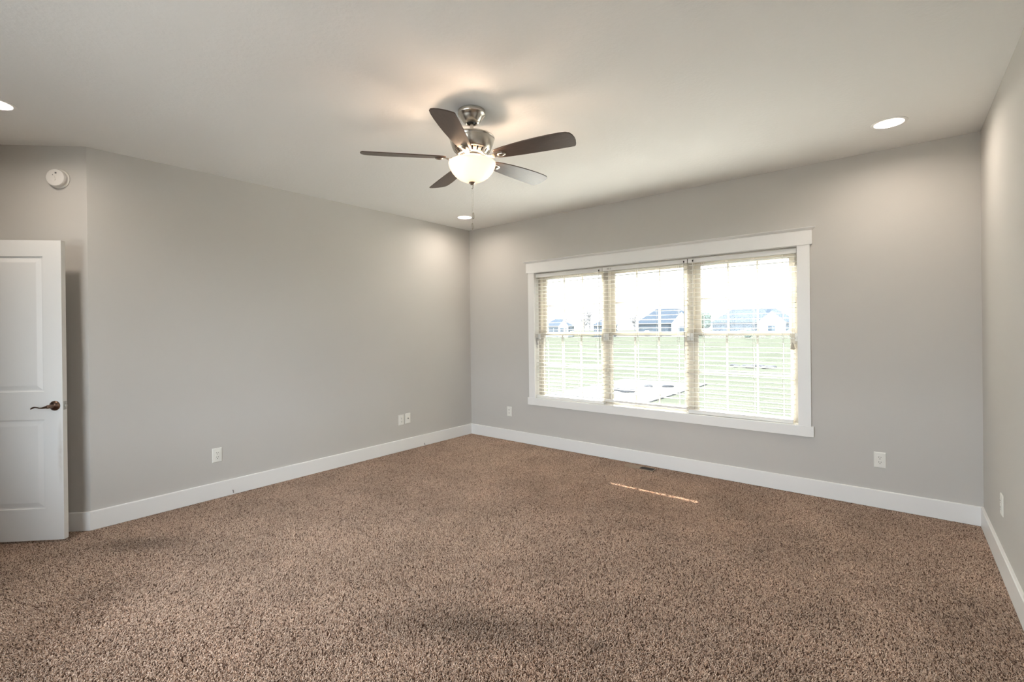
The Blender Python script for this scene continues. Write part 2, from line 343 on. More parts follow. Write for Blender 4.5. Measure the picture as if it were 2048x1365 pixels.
# ------------------------------------------------------------------ window casing
CT = 0.019
bm = B(); box(bm, (0.975, -CT-0.006, 2.079), (3.943, 0, 2.198)); obj('trim_1', bm, M_TRIM, kind='structure', bevel=0.0015, label='flat head board over the window')
bm = B()
prof = [(0.0, 2.198), (CT+0.008, 2.198), (CT+0.012, 2.203), (CT+0.018, 2.210), (CT+0.026, 2.215), (CT+0.028, 2.221), (0.0, 2.221)]
def crown_ring(x, s): return [bm.verts.new((x + s*a, -a, z)) for a, z in prof]
A = crown_ring(0.975+CT+0.0, -1); Bq = crown_ring(3.943-CT-0.0, 1); n = len(prof)
bm.faces.new(A); bm.faces.new(Bq[::-1])
for i in range(n): bm.faces.new([A[i], A[(i+1)%n], Bq[(i+1)%n], Bq[i]])
obj('trim_2', bm, M_TRIM, kind='structure', label='small crown strip on top of the head board')
bm = B(); box(bm, (1.0, -CT, 0.566), (WX0, 0, 2.079)); obj('trim_3', bm, M_TRIM, kind='structure', bevel=0.0015, label='left window casing')
bm = B(); box(bm, (WX1, -CT, 0.566), (3.925, 0, 2.079)); obj('trim_4', bm, M_TRIM, kind='structure', bevel=0.0015, label='right window casing')
bm = B(); box(bm, (0.982, -CT-0.004, 0.484), (3.943, 0, 0.572)); obj('trim_5', bm, M_TRIM, kind='structure', bevel=0.002, label='flat board under the window')
bm = B()  # jamb liner boards and stool inside the opening
box(bm, (WX0-0.0, -0.001, WZ0-0.02), (WX1, 0.072, WZ0-0.003)); box(bm, (WX0-0.012, 0, WZ0), (WX0+0.0005, 0.072, WZ1)); box(bm, (WX1-0.0005, 0, WZ0), (WX1+0.012, 0.072, WZ1)); box(bm, (WX0, 0, WZ1), (WX1, 0.072, WZ1+0.013))
obj('trim_6', bm, M_TRIM, kind='structure', label='white jamb boards lining the window opening')

# ------------------------------------------------------------------ windows (three double-hung units)
UW = (WX1-WX0)/3
def frame_rect(bm, x0, x1, z0, z1, y0, y1, l, r_, b, t):
    box(bm, (x0, y0, z0), (x0+l, y1, z1)); box(bm, (x1-r_, y0, z0), (x1, y1, z1))
    box(bm, (x0+l, y0, z0), (x1-r_, y1, z0+b)); box(bm, (x0+l, y0, z1-t), (x1-r_, y1, z1))
for k in range(3):
    xa = WX0 + k*UW; xb = xa + UW; xc = (xa+xb)/2
    w = thing('window_%d' % (k+1), ['left', 'middle', 'right'][k] + ' almond double-hung window unit behind the blind', 'window', (xc, 0, 0), 0, None, 'structure')
    bm = B(); frame_rect(bm, -UW/2, UW/2, WZ0-0.003, WZ1, 0.072, WT+0.01, 0.030, 0.030, 0.012, 0.030)
    obj('window_frame', bm, M_VINYL, w, bevel=0.001)
    # upper sash (outer track)
    bm = B(); frame_rect(bm, -0.427, 0.427, 1.322, WZ1-0.03, 0.125, 0.155, 0.052, 0.052, 0.040, 0.045)
    up_ = obj('upper_sash', bm, M_VINYL, w, bevel=0.002)
    bm = B()
    for s in (-0.125, 0.125): box(bm, (s-0.008, 0.136, 1.362), (s+0.008, 0.144, 2.0))
    box(bm, (-0.375, 0.1355, 1.672), (0.375, 0.1445, 1.688)); obj('muntin_grid', bm, M_GRID, up_)
    bm = B(); box(bm, (-0.376, 0.146, 1.361), (0.376, 0.149, 2.001)); obj('glass_pane', bm, M_GLASS, up_)
    # lower sash (inner track)
    bm = B(); frame_rect(bm, -0.427, 0.427, WZ0+0.009, 1.360, 0.080, 0.110, 0.037, 0.037, 0.026, 0.036)
    lo_ = obj('lower_sash', bm, M_VINYL, w, bevel=0.002)
    bm = B()
    for s in (-0.130, 0.130): box(bm, (s-0.008, 0.091, 0.61), (s+0.008, 0.099, 1.325))
    box(bm, (-0.39, 0.0905, 0.962), (0.39, 0.0995, 0.978)); obj('muntin_grid', bm, M_GRID, lo_)
    bm = B(); box(bm, (-0.391, 0.101, 0.609), (0.391, 0.104, 1.325)); obj('glass_pane', bm, M_GLASS, lo_)
    bm = B(); box(bm, (-0.030, 0.082, 1.360), (0.030, 0.106, 1.366)); box(bm, (-0.012, 0.076, 1.364), (0.026, 0.092, 1.374)); obj('sash_lock', bm, M_VINYL, lo_, bevel=0.002)
    for s in (-1, 1):
        bm = B(); box(bm, (s*0.441-0.014, 0.060, 1.275), (s*0.441+0.014, 0.074, 1.345)); box(bm, (s*0.441-0.005, 0.054, 1.285), (s*0.441+0.005, 0.062, 1.315))
        obj('sash_stop', bm, M_BLINDR, w, bevel=0.0015, label='small white block on the window frame')

w = thing('window_4', 'unseen double window added behind the viewer for fill light', 'window', ((RX0+RX1)/2, YF, 0), 0, None, 'structure')  # added window, out of view, brightens the walls from behind
hw_ = (RX1-RX0)/2
bm = B(); frame_rect(bm, -hw_, hw_, RZ0, RZ1, -0.11, -0.02, 0.05, 0.05, 0.05, 0.05); box(bm, (-0.04, -0.11, RZ0+0.05), (0.04, -0.02, RZ1-0.05)); obj('window_frame', bm, M_VINYL, w)
for a_, b_ in ((-hw_+0.05, -0.04), (0.04, hw_-0.05)):
    bm = B(); box(bm, (a_, -0.066, RZ0+0.05), (b_, -0.063, RZ1-0.05)); obj('glass_pane', bm, M_GLASS, w)
bm = B(); frame_rect(bm, RX0-0.09, RX1+0.09, RZ0-0.09, RZ1+0.11, YF, YF+0.018, 0.09, 0.09, 0.09, 0.11); obj('trim_8', bm, M_TRIM, kind='structure', label='white casing of the added fill window behind the viewer')
w = thing('window_5', 'unseen narrow window added in the right wall for side fill', 'window', (L, (SY0+SY1)/2, 0), PI/2, None, 'structure')  # second added window, out of view, lights the door and left wall
hs_ = (SY1-SY0)/2
bm = B(); frame_rect(bm, -hs_, hs_, 0.70, 2.10, -0.11, -0.02, 0.05, 0.05, 0.05, 0.05); obj('window_frame', bm, M_VINYL, w)
for a_, b_ in ((-hs_+0.05, hs_-0.05),):
    bm = B(); box(bm, (a_, -0.066, 0.75), (b_, -0.063, 2.05)); obj('glass_pane', bm, M_GLASS, w)
# ------------------------------------------------------------------ blinds
def make_blind(label, x0, x1, rx0, rx1, rzl, rzr, rh, ladders, wand_x, wand_top, num=32, top=2.000):
    g = thing('window_blind', label, 'blind', (x0, 0.03, WZ1), 0, 'white slatted blinds in the triple window')
    ox, oy, oz = x0, 0.03, WZ1
    def P(x, y, z): return (x-ox, y-oy, z-oz)
    bm = B(); box(bm, P(x0, 0.006, 2.022), P(x1, 0.056, 2.062)); obj('headrail', bm, M_BLINDR, g, bevel=0.002)
    # slats: slightly crowned strips
    bm = B(); pitch_ = 0.0436; wv, th = 0.026, 0.0016
    nsl = num
    for i in range(nsl):
        z = top - i*pitch_
        dx = random.uniform(-0.0015, 0.0015); tl = random.uniform(-0.0012, 0.0012); ti = random.uniform(-0.03, 0.02)
        fr = (i/(nsl-1))
        xa = x0 + 0.004 + dx + (rx0-x0-0.004)*fr*0.8; xb = x1 - 0.004 + dx + (rx1-x1+0.004)*fr*0.8
        sec = [(-wv, 0), (-wv*0.5, 0.0009), (0, 0.0012), (wv*0.5, 0.0009), (wv, 0), (wv, -th*2), (0, -th*2+0.0012), (-wv, -th*2)]
        A = [bm.verts.new(P(xa, 0.032+a*math.cos(ti), z+b+a*math.sin(ti)-tl)) for a, b in sec]; Bq = [bm.verts.new(P(xb, 0.032+a*math.cos(ti), z+b+a*math.sin(ti)+tl)) for a, b in sec]
        n = len(sec); bm.faces.new(A); bm.faces.new(Bq[::-1])
        for q in range(n): bm.faces.new([A[q], A[(q+1)%n], Bq[(q+1)%n], Bq[q]])
    obj('slats', bm, M_BLIND, g)
    zr = 0.5*(rzl+rzr); ang = math.atan2(rzr-rzl, rx1-rx0)
    bm = B(); Mx = Matrix.Translation(Vector(P((rx0+rx1)/2, 0.030, zr))) @ Matrix.Rotation(-ang, 4, 'Y')
    hw = (rx1-rx0)/2; box(bm, (-hw, -0.025, 0), (hw, 0.025, rh), Mx); rail = obj('bottom_rail', bm, M_BLINDR, g, bevel=0.003)
    for lx in ladders:
        bm = B()
        for yy in (0.0055, 0.0585):
            tube(bm, [P(lx, yy, 2.024), P(lx, yy, 1.4), P(lx, yy, zr+0.022)], 0.0011, 5)
        for i in range(nsl):
            z = top - i*pitch_ - 0.0045; tube(bm, [P(lx, 0.0055, z), P(lx, 0.0585, z)], 0.0007, 4)
        tube(bm, [P(lx+0.006, 0.032, 2.024), P(lx+0.006, 0.032, zr+0.02)], 0.0009, 5)
        tube(bm, [P(lx, 0.0045, zr+0.022), P(lx, 0.0035, zr+0.004), P(lx, 0.02, zr-0.0018)], 0.0014, 5)
        obj('ladder_cord', bm, M_CORD, g)
    bm = B(); tube(bm, [P(wand_x, -0.006, wand_top-0.012), P(wand_x+0.0005, -0.004, 1.5), P(wand_x+0.002, 0.0, 1.075)], 0.0033, 6)
    wd = obj('tilt_wand', bm, M_CLEAR if wand_x < 2.9 else M_CORD, g, smooth=True, label='hanging tilt wand')
    bm = B(); tube(bm, [P(wand_x, -0.004, wand_top+0.006), P(wand_x, -0.006, wand_top-0.006), P(wand_x, -0.006, wand_top-0.018)], [0.006, 0.0065, 0.003], 8)
    obj('wand_hook', bm, M_DARK, wd, label='dark wand hook')
    return g, P
g1, P1 = make_blind('leftmost of the three white slatted blinds, bottom rail resting on the sill', 1.096, 1.993, 1.100, 2.000, 0.574, 0.574, 0.032, (1.245, 1.470, 1.690, 1.910), 1.962, 2.036)
g2, P2 = make_blind('middle of the three white slatted blinds, dark gap under its bottom rail', 2.001, 2.912, 2.008, 2.902, 0.6085, 0.6045, 0.024, (2.070, 2.385, 2.605, 2.812), 2.884, 2.040, 31, 2.012)
g3, P3 = make_blind('rightmost of the three white slatted blinds, loose cords over its bottom rail', 2.920, 3.826, 2.912, 3.790, 0.576, 0.574, 0.034, (3.050, 3.262, 3.486, 3.716), 2.969, 2.042)
bm = B()
tube(bm, [P3(3.262, 0.001, 0.612), P3(3.27, -0.003, 0.600), P3(3.38, -0.002, 0.595), P3(3.48, -0.002, 0.593), P3(3.486, 0.001, 0.618)], 0.0017, 6)
obj('lift_cord', bm, M_CORD, g3); bm = B()
tube(bm, [P3(3.486, 0.001, 0.612), P3(3.495, -0.003, 0.594), P3(3.60, -0.002, 0.589), P3(3.70, -0.002, 0.588), P3(3.716, 0.001, 0.616)], 0.0017, 6)
obj('lift_cord', bm, M_CORD, g3)
bm = B(); lathe(bm, [(0.0, 0.030), (0.006, 0.029), (0.010, 0.012), (0.015, -0.010), (0.018, -0.024), (0.014, -0.030), (0.0, -0.031)], 16, Matrix.Translation(Vector(P3(3.792, 0.004, 1.235))))
tube(bm, [P3(3.792, 0.004, 1.262), P3(3.793, 0.006, 1.7), P3(3.795, 0.010, 2.03)], 0.0012, 5)
obj('cord_tassel', bm, M_VINYL, g3, smooth=True)
bm = B(); tube(bm, [P1(1.098, 0.022, 1.30), P1(1.094, 0.020, 1.26), P1(1.100, 0.018, 1.225)], 0.0022, 6); tube(bm, [P1(1.104, 0.008, 1.27), P1(1.108, 0.006, 1.22), P1(1.106, 0.006, 1.18)], 0.0022, 6)
obj('cord_end', bm, M_GREY, g1, label='dark cord ends at the left jamb')
bm = B(); box(bm, P2(2.055, 0.0045, 2.034), P2(2.085, 0.006, 2.052)); box(bm, P2(2.092, 0.0045, 2.034), P2(2.102, 0.006, 2.052)); obj('rail_sticker', bm, M_CLEAR, g2, label='small grey printed sticker on the headrail')

# ------------------------------------------------------------------ door
HX, HY = 0.095-0.765*S2, -4.052-0.765*S2
dr = thing('door_1', 'white two-panel door standing open in front of the angled wall', 'door', (HX, HY, 0.0), PI/4, None, 'structure')
# local: x from hinge to latch, -y faces the room
DW, DT, DZ0, DZ1 = 0.765, 0.035, 0.012, 2.040
bm = B()
xs = [0, 0.115, DW-0.115, DW]; panels = [(0.225, 0.827), (1.016, 1.932)]
zs = [DZ0, 0.225, 0.827, 1.016, 1.932, DZ1]
for face_y, sgn in ((0.0, 1), (DT, -1)):
    def v(x, z, d=0): return bm.verts.new((x, face_y + sgn*d, z))
    for i in range(3):
        for j in range(5):
            x0, x1, z0, z1 = xs[i], xs[i+1], zs[j], zs[j+1]
            if i == 1 and (z0, z1) in panels:
                steps = [(0, 0), (0.004, 0.007), (0.012, 0.0075), (0.040, 0.0015), (0.044, 0.0012)]
                rings = [[v(x0+s, z0+s, d), v(x1-s, z0+s, d), v(x1-s, z1-s, d), v(x0+s, z1-s, d)] for s, d in steps]
                for a, b in zip(rings, rings[1:]):
                    for q in range(4): bm.faces.new([a[q], a[(q+1)%4], b[(q+1)%4], b[q]])
                bm.faces.new(rings[-1])
            else: bm.faces.new([v(x0, z0), v(x1, z0), v(x1, z1), v(x0, z1)])
for (a, b) in (((0, DZ0), (DW, DZ0)), ((DW, DZ0), (DW, DZ1)), ((DW, DZ1), (0, DZ1)), ((0, DZ1), (0, DZ0))):
    bm.faces.new([bm.verts.new((a[0], 0, a[1])), bm.verts.new((b[0], 0, b[1])), bm.verts.new((b[0], DT, b[1])), bm.verts.new((a[0], DT, a[1]))])
bmesh.ops.remove_doubles(bm, verts=bm.verts, dist=0.0001)
def door_paint():
    M = M_DOOR.copy(); M.name = 'door_paint_with_handling_smudge'; t = M.node_tree; N = t.nodes; K = t.links; b = N['Principled BSDF']
    src = b.inputs['Base Color'].links[0].from_socket
    tc = N.new('ShaderNodeTexCoord'); mp = N.new('ShaderNodeMapping'); mp.vector_type = 'TEXTURE'
    mp.inputs['Location'].default_value = (DW-0.018, 0, 0.60); mp.inputs['Scale'].default_value = (0.020, 0.3, 0.24); K.new(tc.outputs['Object'], mp.inputs[0])
    g = N.new('ShaderNodeTexGradient'); g.gradient_type = 'SPHERICAL'; K.new(mp.outputs[0], g.inputs[0])
    n = N.new('ShaderNodeTexNoise'); n.inputs['Scale'].default_value = 25; n.inputs['Detail'].default_value = 5; K.new(tc.outputs['Object'], n.inputs['Vector'])
    f = N.new('ShaderNodeMath'); f.operation = 'MULTIPLY'; K.new(g.outputs['Fac'], f.inputs[0]); K.new(n.outputs['Fac'], f.inputs[1])
    mx = N.new('ShaderNodeMixRGB'); mx.inputs[2].default_value = (0.42, 0.36, 0.29, 1); K.new(f.outputs[0], mx.inputs[0]); K.new(src, mx.inputs[1]); K.new(mx.outputs[0], b.inputs['Base Color'])
    return M
leaf = obj('door_leaf', bm, door_paint(), dr)
rx_, rz_ = DW-0.048, 0.920
bm = B(); RotM = Matrix.Translation(Vector((rx_, 0, rz_))) @ Matrix.Rotation(PI/2, 4, 'X')
lathe(bm, [(0.0, 0.0), (0.033, 0.0), (0.0335, 0.003), (0.031, 0.008), (0.024, 0.014), (0.016, 0.018), (0.0125, 0.020), (0.0115, 0.030), (0.0115, 0.048), (0.0, 0.048)], 40, RotM)
rose = obj('handle_rose', bm, M_BRONZE, dr, smooth=True)
bm = B()
lathe(bm, [(0.0, 0.040), (0.012, 0.040), (0.0125, 0.046), (0.0125, 0.058), (0.010, 0.062), (0.004, 0.063), (0.004, 0.061), (0.0, 0.061)], 24, RotM)
lp = [(0, 0.051, 0.0), (-0.015, 0.052, 0.002), (-0.035, 0.052, -0.003), (-0.055, 0.050, -0.004), (-0.075, 0.047, 0.001), (-0.092, 0.045, 0.002), (-0.106, 0.044, -0.004), (-0.114, 0.044, -0.010)]
tube(bm, [(rx_+a, -b, rz_+c-0.004) for a, b, c in lp], [(0.009, 0.010), (0.0085, 0.009), (0.007, 0.0055), (0.006, 0.0035), (0.0065, 0.0035), (0.008, 0.005), (0.0085, 0.006), (0.004, 0.003)], 14)
obj('door_handle', bm, M_BRONZE, dr, smooth=True, label='curved bronze lever handle')
bm = B(); box(bm, (DW-0.0005, 0.005, rz_-0.030), (DW+0.0018, 0.030, rz_+0.027)); pl_ = obj('latch_plate', bm, M_LATCH, dr, bevel=0.003)
bm = B(); box(bm, (DW+0.001, 0.010, rz_-0.011), (DW+0.013, 0.024, rz_+0.007)); obj('latch_bolt', bm, M_LATCH, pl_, bevel=0.003)
for z in (0.25, 1.02, 1.80):
    bm = B(); tube(bm, [(-0.006, 0.040, z-0.045), (-0.006, 0.040, z+0.045)], 0.007, 10); obj('hinge', bm, M_BRONZE, dr, smooth=True)
# door frame around the doorway (outside the picture, needed from other positions)
dwd = Vector((FX-EX, YD-EY, 0)); ln = dwd.length; dwn = dwd.normalized(); nin = Vector((S2, S2, 0))
bm = B()
def fb(a, b, z0, z1, t0, t1):
    p = Vector((EX, EY, 0)); c = [p+dwn*a+nin*t0, p+dwn*b+nin*t0, p+dwn*b+nin*t1, p+dwn*a+nin*t1]
    lo = [bm.verts.new((q.x, q.y, z0)) for q in c]; hi = [bm.verts.new((q.x, q.y, z1)) for q in c]
    bm.faces.new(lo[::-1]); bm.faces.new(hi)
    for i in range(4): bm.faces.new([lo[i], lo[(i+1)%4], hi[(i+1)%4], hi[i]])
a0, a1 = ln*0.06, ln*0.90
fb(a0-0.05, a0+0.01, 0, 2.12, 0, 0.016); fb(a1-0.01, a1+0.06, 0, 2.12, 0, 0.016); fb(a0-0.05, a1+0.06, 2.05, 2.13, 0, 0.018)
obj('trim_7', bm, M_TRIM, kind='structure', label='white casing around the doorway')

# ------------------------------------------------------------------ outlets and plates
def plate_bm():
    bm = B(); w_, h_ = 0.0375, 0.060
    rings = [(w_, h_, 0.0), (w_, h_, 0.002), (w_-0.004, h_-0.004, 0.0055), (w_-0.012, h_-0.012, 0.0062)]
    R = [[bm.verts.new((sx*a, -d, sz*b)) for sx, sz in ((-1,-1),(1,-1),(1,1),(-1,1))] for a, b, d in rings]
    for A, Bq in zip(R, R[1:]):
        for q in range(4): bm.faces.new([A[q], A[(q+1)%4], Bq[(q+1)%4], Bq[q]])
    bm.faces.new(R[-1]); bm.faces.new(R[0][::-1]); return bm
def make_outlet(label, loc, rz, group=None):
    g = thing('wall_outlet', label, 'outlet', loc, rz, group)
    obj('cover_plate', plate_bm(), M_PLATE, g)
    bm = B(); box(bm, (-0.0165, -0.0082, -0.0335), (0.0165, -0.005, 0.0335)); rc = obj('receptacle', bm, M_PLATE, g, bevel=0.001)
    for zc in (0.0185, -0.0185):
        bm = B()
        for sx, hh in ((-0.0065, 0.0042), (0.0065, 0.0036)): box(bm, (sx-0.0014, -0.0087, zc+0.004-hh), (sx+0.0014, -0.0080, zc+0.004+hh))
        lathe(bm, [(0.0, 0.0), (0.0029, 0.0), (0.0029, 0.0008), (0.0, 0.0008)], 12, Matrix.Translation((0, -0.0080, zc-0.0085)) @ Matrix.Rotation(PI/2, 4, 'X'))
        obj('socket_slots', bm, M_SLOT, rc)
    return g
OG = 'white duplex outlets along the walls'
oA = make_outlet('white duplex outlet alone on the left wall, nearest the open door', (0, -3.087, 0.362), PI/2, OG)
dup(oA, (0, -1.166, 0.361), PI/2, 'white duplex outlet on the left wall beside the cable plate')
dup(oA, (0.672, 0, 0.364), 0, 'white duplex outlet on the window wall left of the window near the far corner')
dup(oA, (4.371, 0, 0.366), 0, 'white duplex outlet on the window wall to the right of the window')
dup(oA, (L, -0.775, 0.378), -PI/2, 'white outlet on the right-hand wall seen almost edge-on')
g = thing('cable_plate', 'white wall plate with a single centre coax jack beside the left wall outlet', 'wall plate', (0, -1.071, 0.366), PI/2)
obj('cover_plate', plate_bm(), M_PLATE, g)
bm = B(); RX = Matrix.Rotation(PI/2, 4, 'X'); lathe(bm, [(0.0, 0.006), (0.008, 0.006), (0.008, 0.0085), (0.0048, 0.0085), (0.0048, 0.016), (0.0, 0.016)], 12, RX); obj('coax_jack', bm, M_GREY, g)
for i, (yy, zz, lb) in enumerate(((-2.974, 0.026, 'short dark wire stub on the left baseboard below the outlet nearest the door'), (-0.837, 0.018, 'short dark wire stub on the left baseboard near the far corner'))):
    bm = B(); tube(bm, [(0, 0, 0.012), (0.004, 0.001, 0.010), (0.006, 0.002, 0.002), (0.006, 0.003, -0.012)], 0.0026, 8)
    o = obj('wire_stub', bm, M_GREY, smooth=True, loc=(BT-0.0005, yy, zz)); tag(o, lb, 'wire', 'wire stubs on the left baseboard')

# ------------------------------------------------------------------ smoke detector (on the angled wall)
g = thing('smoke_detector', 'round white smoke detector high on the angled wall above the open door', 'smoke detector', (-0.124-0.0, -4.0246, 2.508), PI/4)
bm = B(); lathe(bm, [(0.0, 0.0), (0.068, 0.0), (0.068, 0.006), (0.063, 0.0095), (0.0, 0.0095)], 48, RX); obj('mounting_base', bm, M_SMOKE, g, smooth=True)
bm = B(); lathe(bm, [(0.0, 0.0095), (0.054, 0.0095), (0.055, 0.013), (0.060, 0.014), (0.0615, 0.034), (0.058, 0.041), (0.052, 0.0435), (0.0, 0.0450)], 48, RX); body = obj('detector_body', bm, M_SMOKE, g, smooth=True)
bm = B()
outl = [(0.008*math.cos(a), (0.010 if math.sin(a) > 0 else -0.010) + 0.008*math.sin(a)) for a in [2*PI*i/20 for i in range(20)]]
MB_ = Matrix.Translation((-0.004, 0, -0.004)) @ Matrix.Rotation(math.radians(-22), 4, 'Y')
prism(bm, outl, 0.0440, 0.0475, lambda x, y, z: MB_ @ Vector((x, -z, y))); obj('test_button', bm, M_SMOKE, body, smooth=True)
bm = B(); box(bm, (0.002, -0.0453, 0.026), (0.013, -0.0440, 0.036)); obj('sensor_grille', bm, M_GREY, body)
bm = B(); box(bm, (-0.0135, -0.0455, 0.013), (-0.010, -0.0440, 0.020)); obj('indicator_light', bm, M_GREY, body)

# ------------------------------------------------------------------ floor register
g = thing('floor_vent', 'tan metal floor register set in the carpet under the window, right half open and dark', 'floor vent', (2.468, -0.126, 0.0))
bm = B(); frame_rect(bm, -0.155, 0.155, -0.050, 0.050, 0.0, 0.004, 0.008, 0.008, 0.008, 0.008)
for v_ in bm.verts: v_.co = Vector((v_.co.x, v_.co.z, v_.co.y))
box(bm, (-0.004, -0.042, -0.012), (0.006, 0.042, 0.0035)); box(bm, (-0.155, -0.050, -0.012), (0.155, -0.044, 0.0)); box(bm, (-0.155, 0.044, -0.012), (0.155, 0.050, 0.0)); obj('register_frame', bm, M_VENT, g, bevel=0.001)
bm = B(); box(bm, (-0.147, -0.042, 0.0), (-0.004, 0.042, 0.0028))
for i in range(9): box(bm, (-0.141+i*0.015, -0.036, 0.0026), (-0.1375+i*0.015, 0.036, 0.0038))
obj('closed_louver', bm, M_VENT, g)
bm = B(); box(bm, (0.006, -0.042, 0.0), (0.147, 0.042, 0.0012)); obj('duct_opening', bm, M_DUCT, g)
bm = B()
for i in range(7): box(bm, (0.020+i*0.018, -0.040, 0.0012), (0.0215+i*0.018, 0.040, 0.0024))
obj('louver_fins', bm, M_DUCT, g)

# ------------------------------------------------------------------ recessed downlights
def make_downlight(label, x, y):
    g = thing('recessed_downlight', label, 'ceiling light', (x, y, H), 0, 'recessed ceiling downlights')
    bm = B(); lathe(bm, [(0.078, -0.0005), (0.098, -0.0005), (0.098, -0.003), (0.092, -0.006), (0.080, -0.0045), (0.078, -0.0005)], 48); obj('trim_ring', bm, M_TRIM, g, smooth=True)
    bm = B(); lathe(bm, [(0.080, -0.002), (0.070, 0.045), (0.062, 0.075), (0.062, 0.110), (0.0, 0.112)], 48); obj('baffle', bm, M_TRIM, g, smooth=True)
    bm = B(); lathe(bm, [(0.0, 0.040), (0.030, 0.042), (0.050, 0.048), (0.056, 0.058), (0.050, 0.080), (0.030, 0.105), (0.0, 0.108)], 32); obj('bulb', bm, M_LENS, g, smooth=True)
    ld = bpy.data.lights.new('downlight_lamp', 'AREA'); ld.shape = 'DISK'; ld.size = 0.13; ld.energy = DOWNLIGHT_W; ld.color = (1.0, 0.88, 0.76); ld.spread = math.radians(180)
    lo = bpy.data.objects.new('downlight_lamp', ld); COL.objects.link(lo); lo.parent = g; lo.location = (0, 0, 0.014)
    return g
d0 = make_downlight('lit recessed downlight in the ceiling near the right end of the window wall', *DL[0])
for (x, y), lb in ((DL[1], 'lit recessed downlight in the far corner seen behind the fan pull chain'), (DL[2], 'lit recessed downlight at the left edge of the picture near the door'), (DL[3], 'lit recessed downlight in the ceiling corner behind the viewer')):
    dup(d0, (x, y, H), 0, lb)

# ------------------------------------------------------------------ ceiling fan
FXc, FYc = 2.477, -2.510
fan = thing('ceiling_fan', 'brushed nickel ceiling fan with five dark walnut blades and a lit frosted bowl', 'ceiling fan', (FXc, FYc, H))
Z = lambda z: z-H
bm = B(); lathe(bm, [(0.0, Z(2.7425)), (0.080, Z(2.7425)), (0.084, Z(2.740)), (0.085, Z(2.722)), (0.082, Z(2.716)), (0.078, Z(2.714)), (0.070, Z(2.700)), (0.052, Z(2.674)), (0.042, Z(2.666)), (0.036, Z(2.664)), (0.031, Z(2.668)), (0.029, Z(2.690)), (0.0, Z(2.695))], 56)
can = obj('canopy', bm, M_NICKEL, fan, smooth=True)
bm = B(); lathe(bm, [(0.0, Z(2.693)), (0.020, Z(2.690)), (0.026, Z(2.680)), (0.024, Z(2.671)), (0.0125, Z(2.668))], 32); obj('hanger_ball', bm, M_DARK, can, smooth=True)
bm = B(); lathe(bm, [(0.0, Z(2.69)), (0.0115, Z(2.69)), (0.0115, Z(2.600)), (0.018, Z(2.598)), (0.022, Z(2.590)), (0.0, Z(2.590))], 28); obj('downrod', bm, M_NICKEL, fan, smooth=True)
bm = B(); lathe(bm, [(0.0, Z(2.597)), (0.035, Z(2.597)), (0.070, Z(2.594)), (0.110, Z(2.588)), (0.133, Z(2.581)), (0.139, Z(2.576)), (0.139, Z(2.572)), (0.136, Z(2.569)), (0.1345, Z(2.560)), (0.131, Z(2.545)), (0.124, Z(2.524)), (0.117, Z(2.508)), (0.112, Z(2.502)), (0.0, Z(2.502))], 72)
motor = obj('motor_housing', bm, M_NICKEL, fan, smooth=True)
# vented ring under the motor: slots between two collars
bm = B(); lathe(bm, [(0.108, Z(2.503)), (0.113, Z(2.501)), (0.111, Z(2.497)), (0.106, Z(2.494))], 72); lathe(bm, [(0.090, Z(2.477)), (0.094, Z(2.474)), (0.090, Z(2.468)), (0.080, Z(2.466))], 72)
for k in range(20):
    a0_ = 2*PI*k/20; n_ = 4; wd_ = 0.72*2*PI/20
    ring = []
    for j in range(n_+1):
        a = a0_ + wd_*(j/n_-0.5); ring.append([bm.verts.new((rr*math.cos(a), rr*math.sin(a), zz)) for rr, zz in ((0.109, Z(2.496)), (0.092, Z(2.475)), (0.089, Z(2.4755)), (0.105, Z(2.4975)))])
    for A, Bq in zip(ring, ring[1:]):
        for q in range(4): bm.faces.new([A[q], A[(q+1)%4], Bq[(q+1)%4], Bq[q]])
obj('vent_ring', bm, M_NICKEL, motor, smooth=True)
bm = B(); lathe(bm, [(0.0, Z(2.505)), (0.085, Z(2.505)), (0.078, Z(2.470)), (0.074, Z(2.462)), (0.0, Z(2.462))], 48); obj('rotor', bm, M_DARK, motor, smooth=True)
bm = B(); lathe(bm, [(0.0, Z(2.464)), (0.070, Z(2.464)), (0.072, Z(2.458)), (0.066, Z(2.450)), (0.060, Z(2.446)), (0.060, Z(2.432)), (0.052, Z(2.428)), (0.0, Z(2.428))], 48); fit = obj('light_fitter', bm, M_NICKEL, fan, smooth=True)
bm = B(); lathe(bm, [(0.0, Z(2.43)), (0.006, Z(2.43)), (0.006, Z(2.305)), (0.0, Z(2.305))], 12); obj('bowl_rod', bm, M_NICKEL, fit, smooth=True)
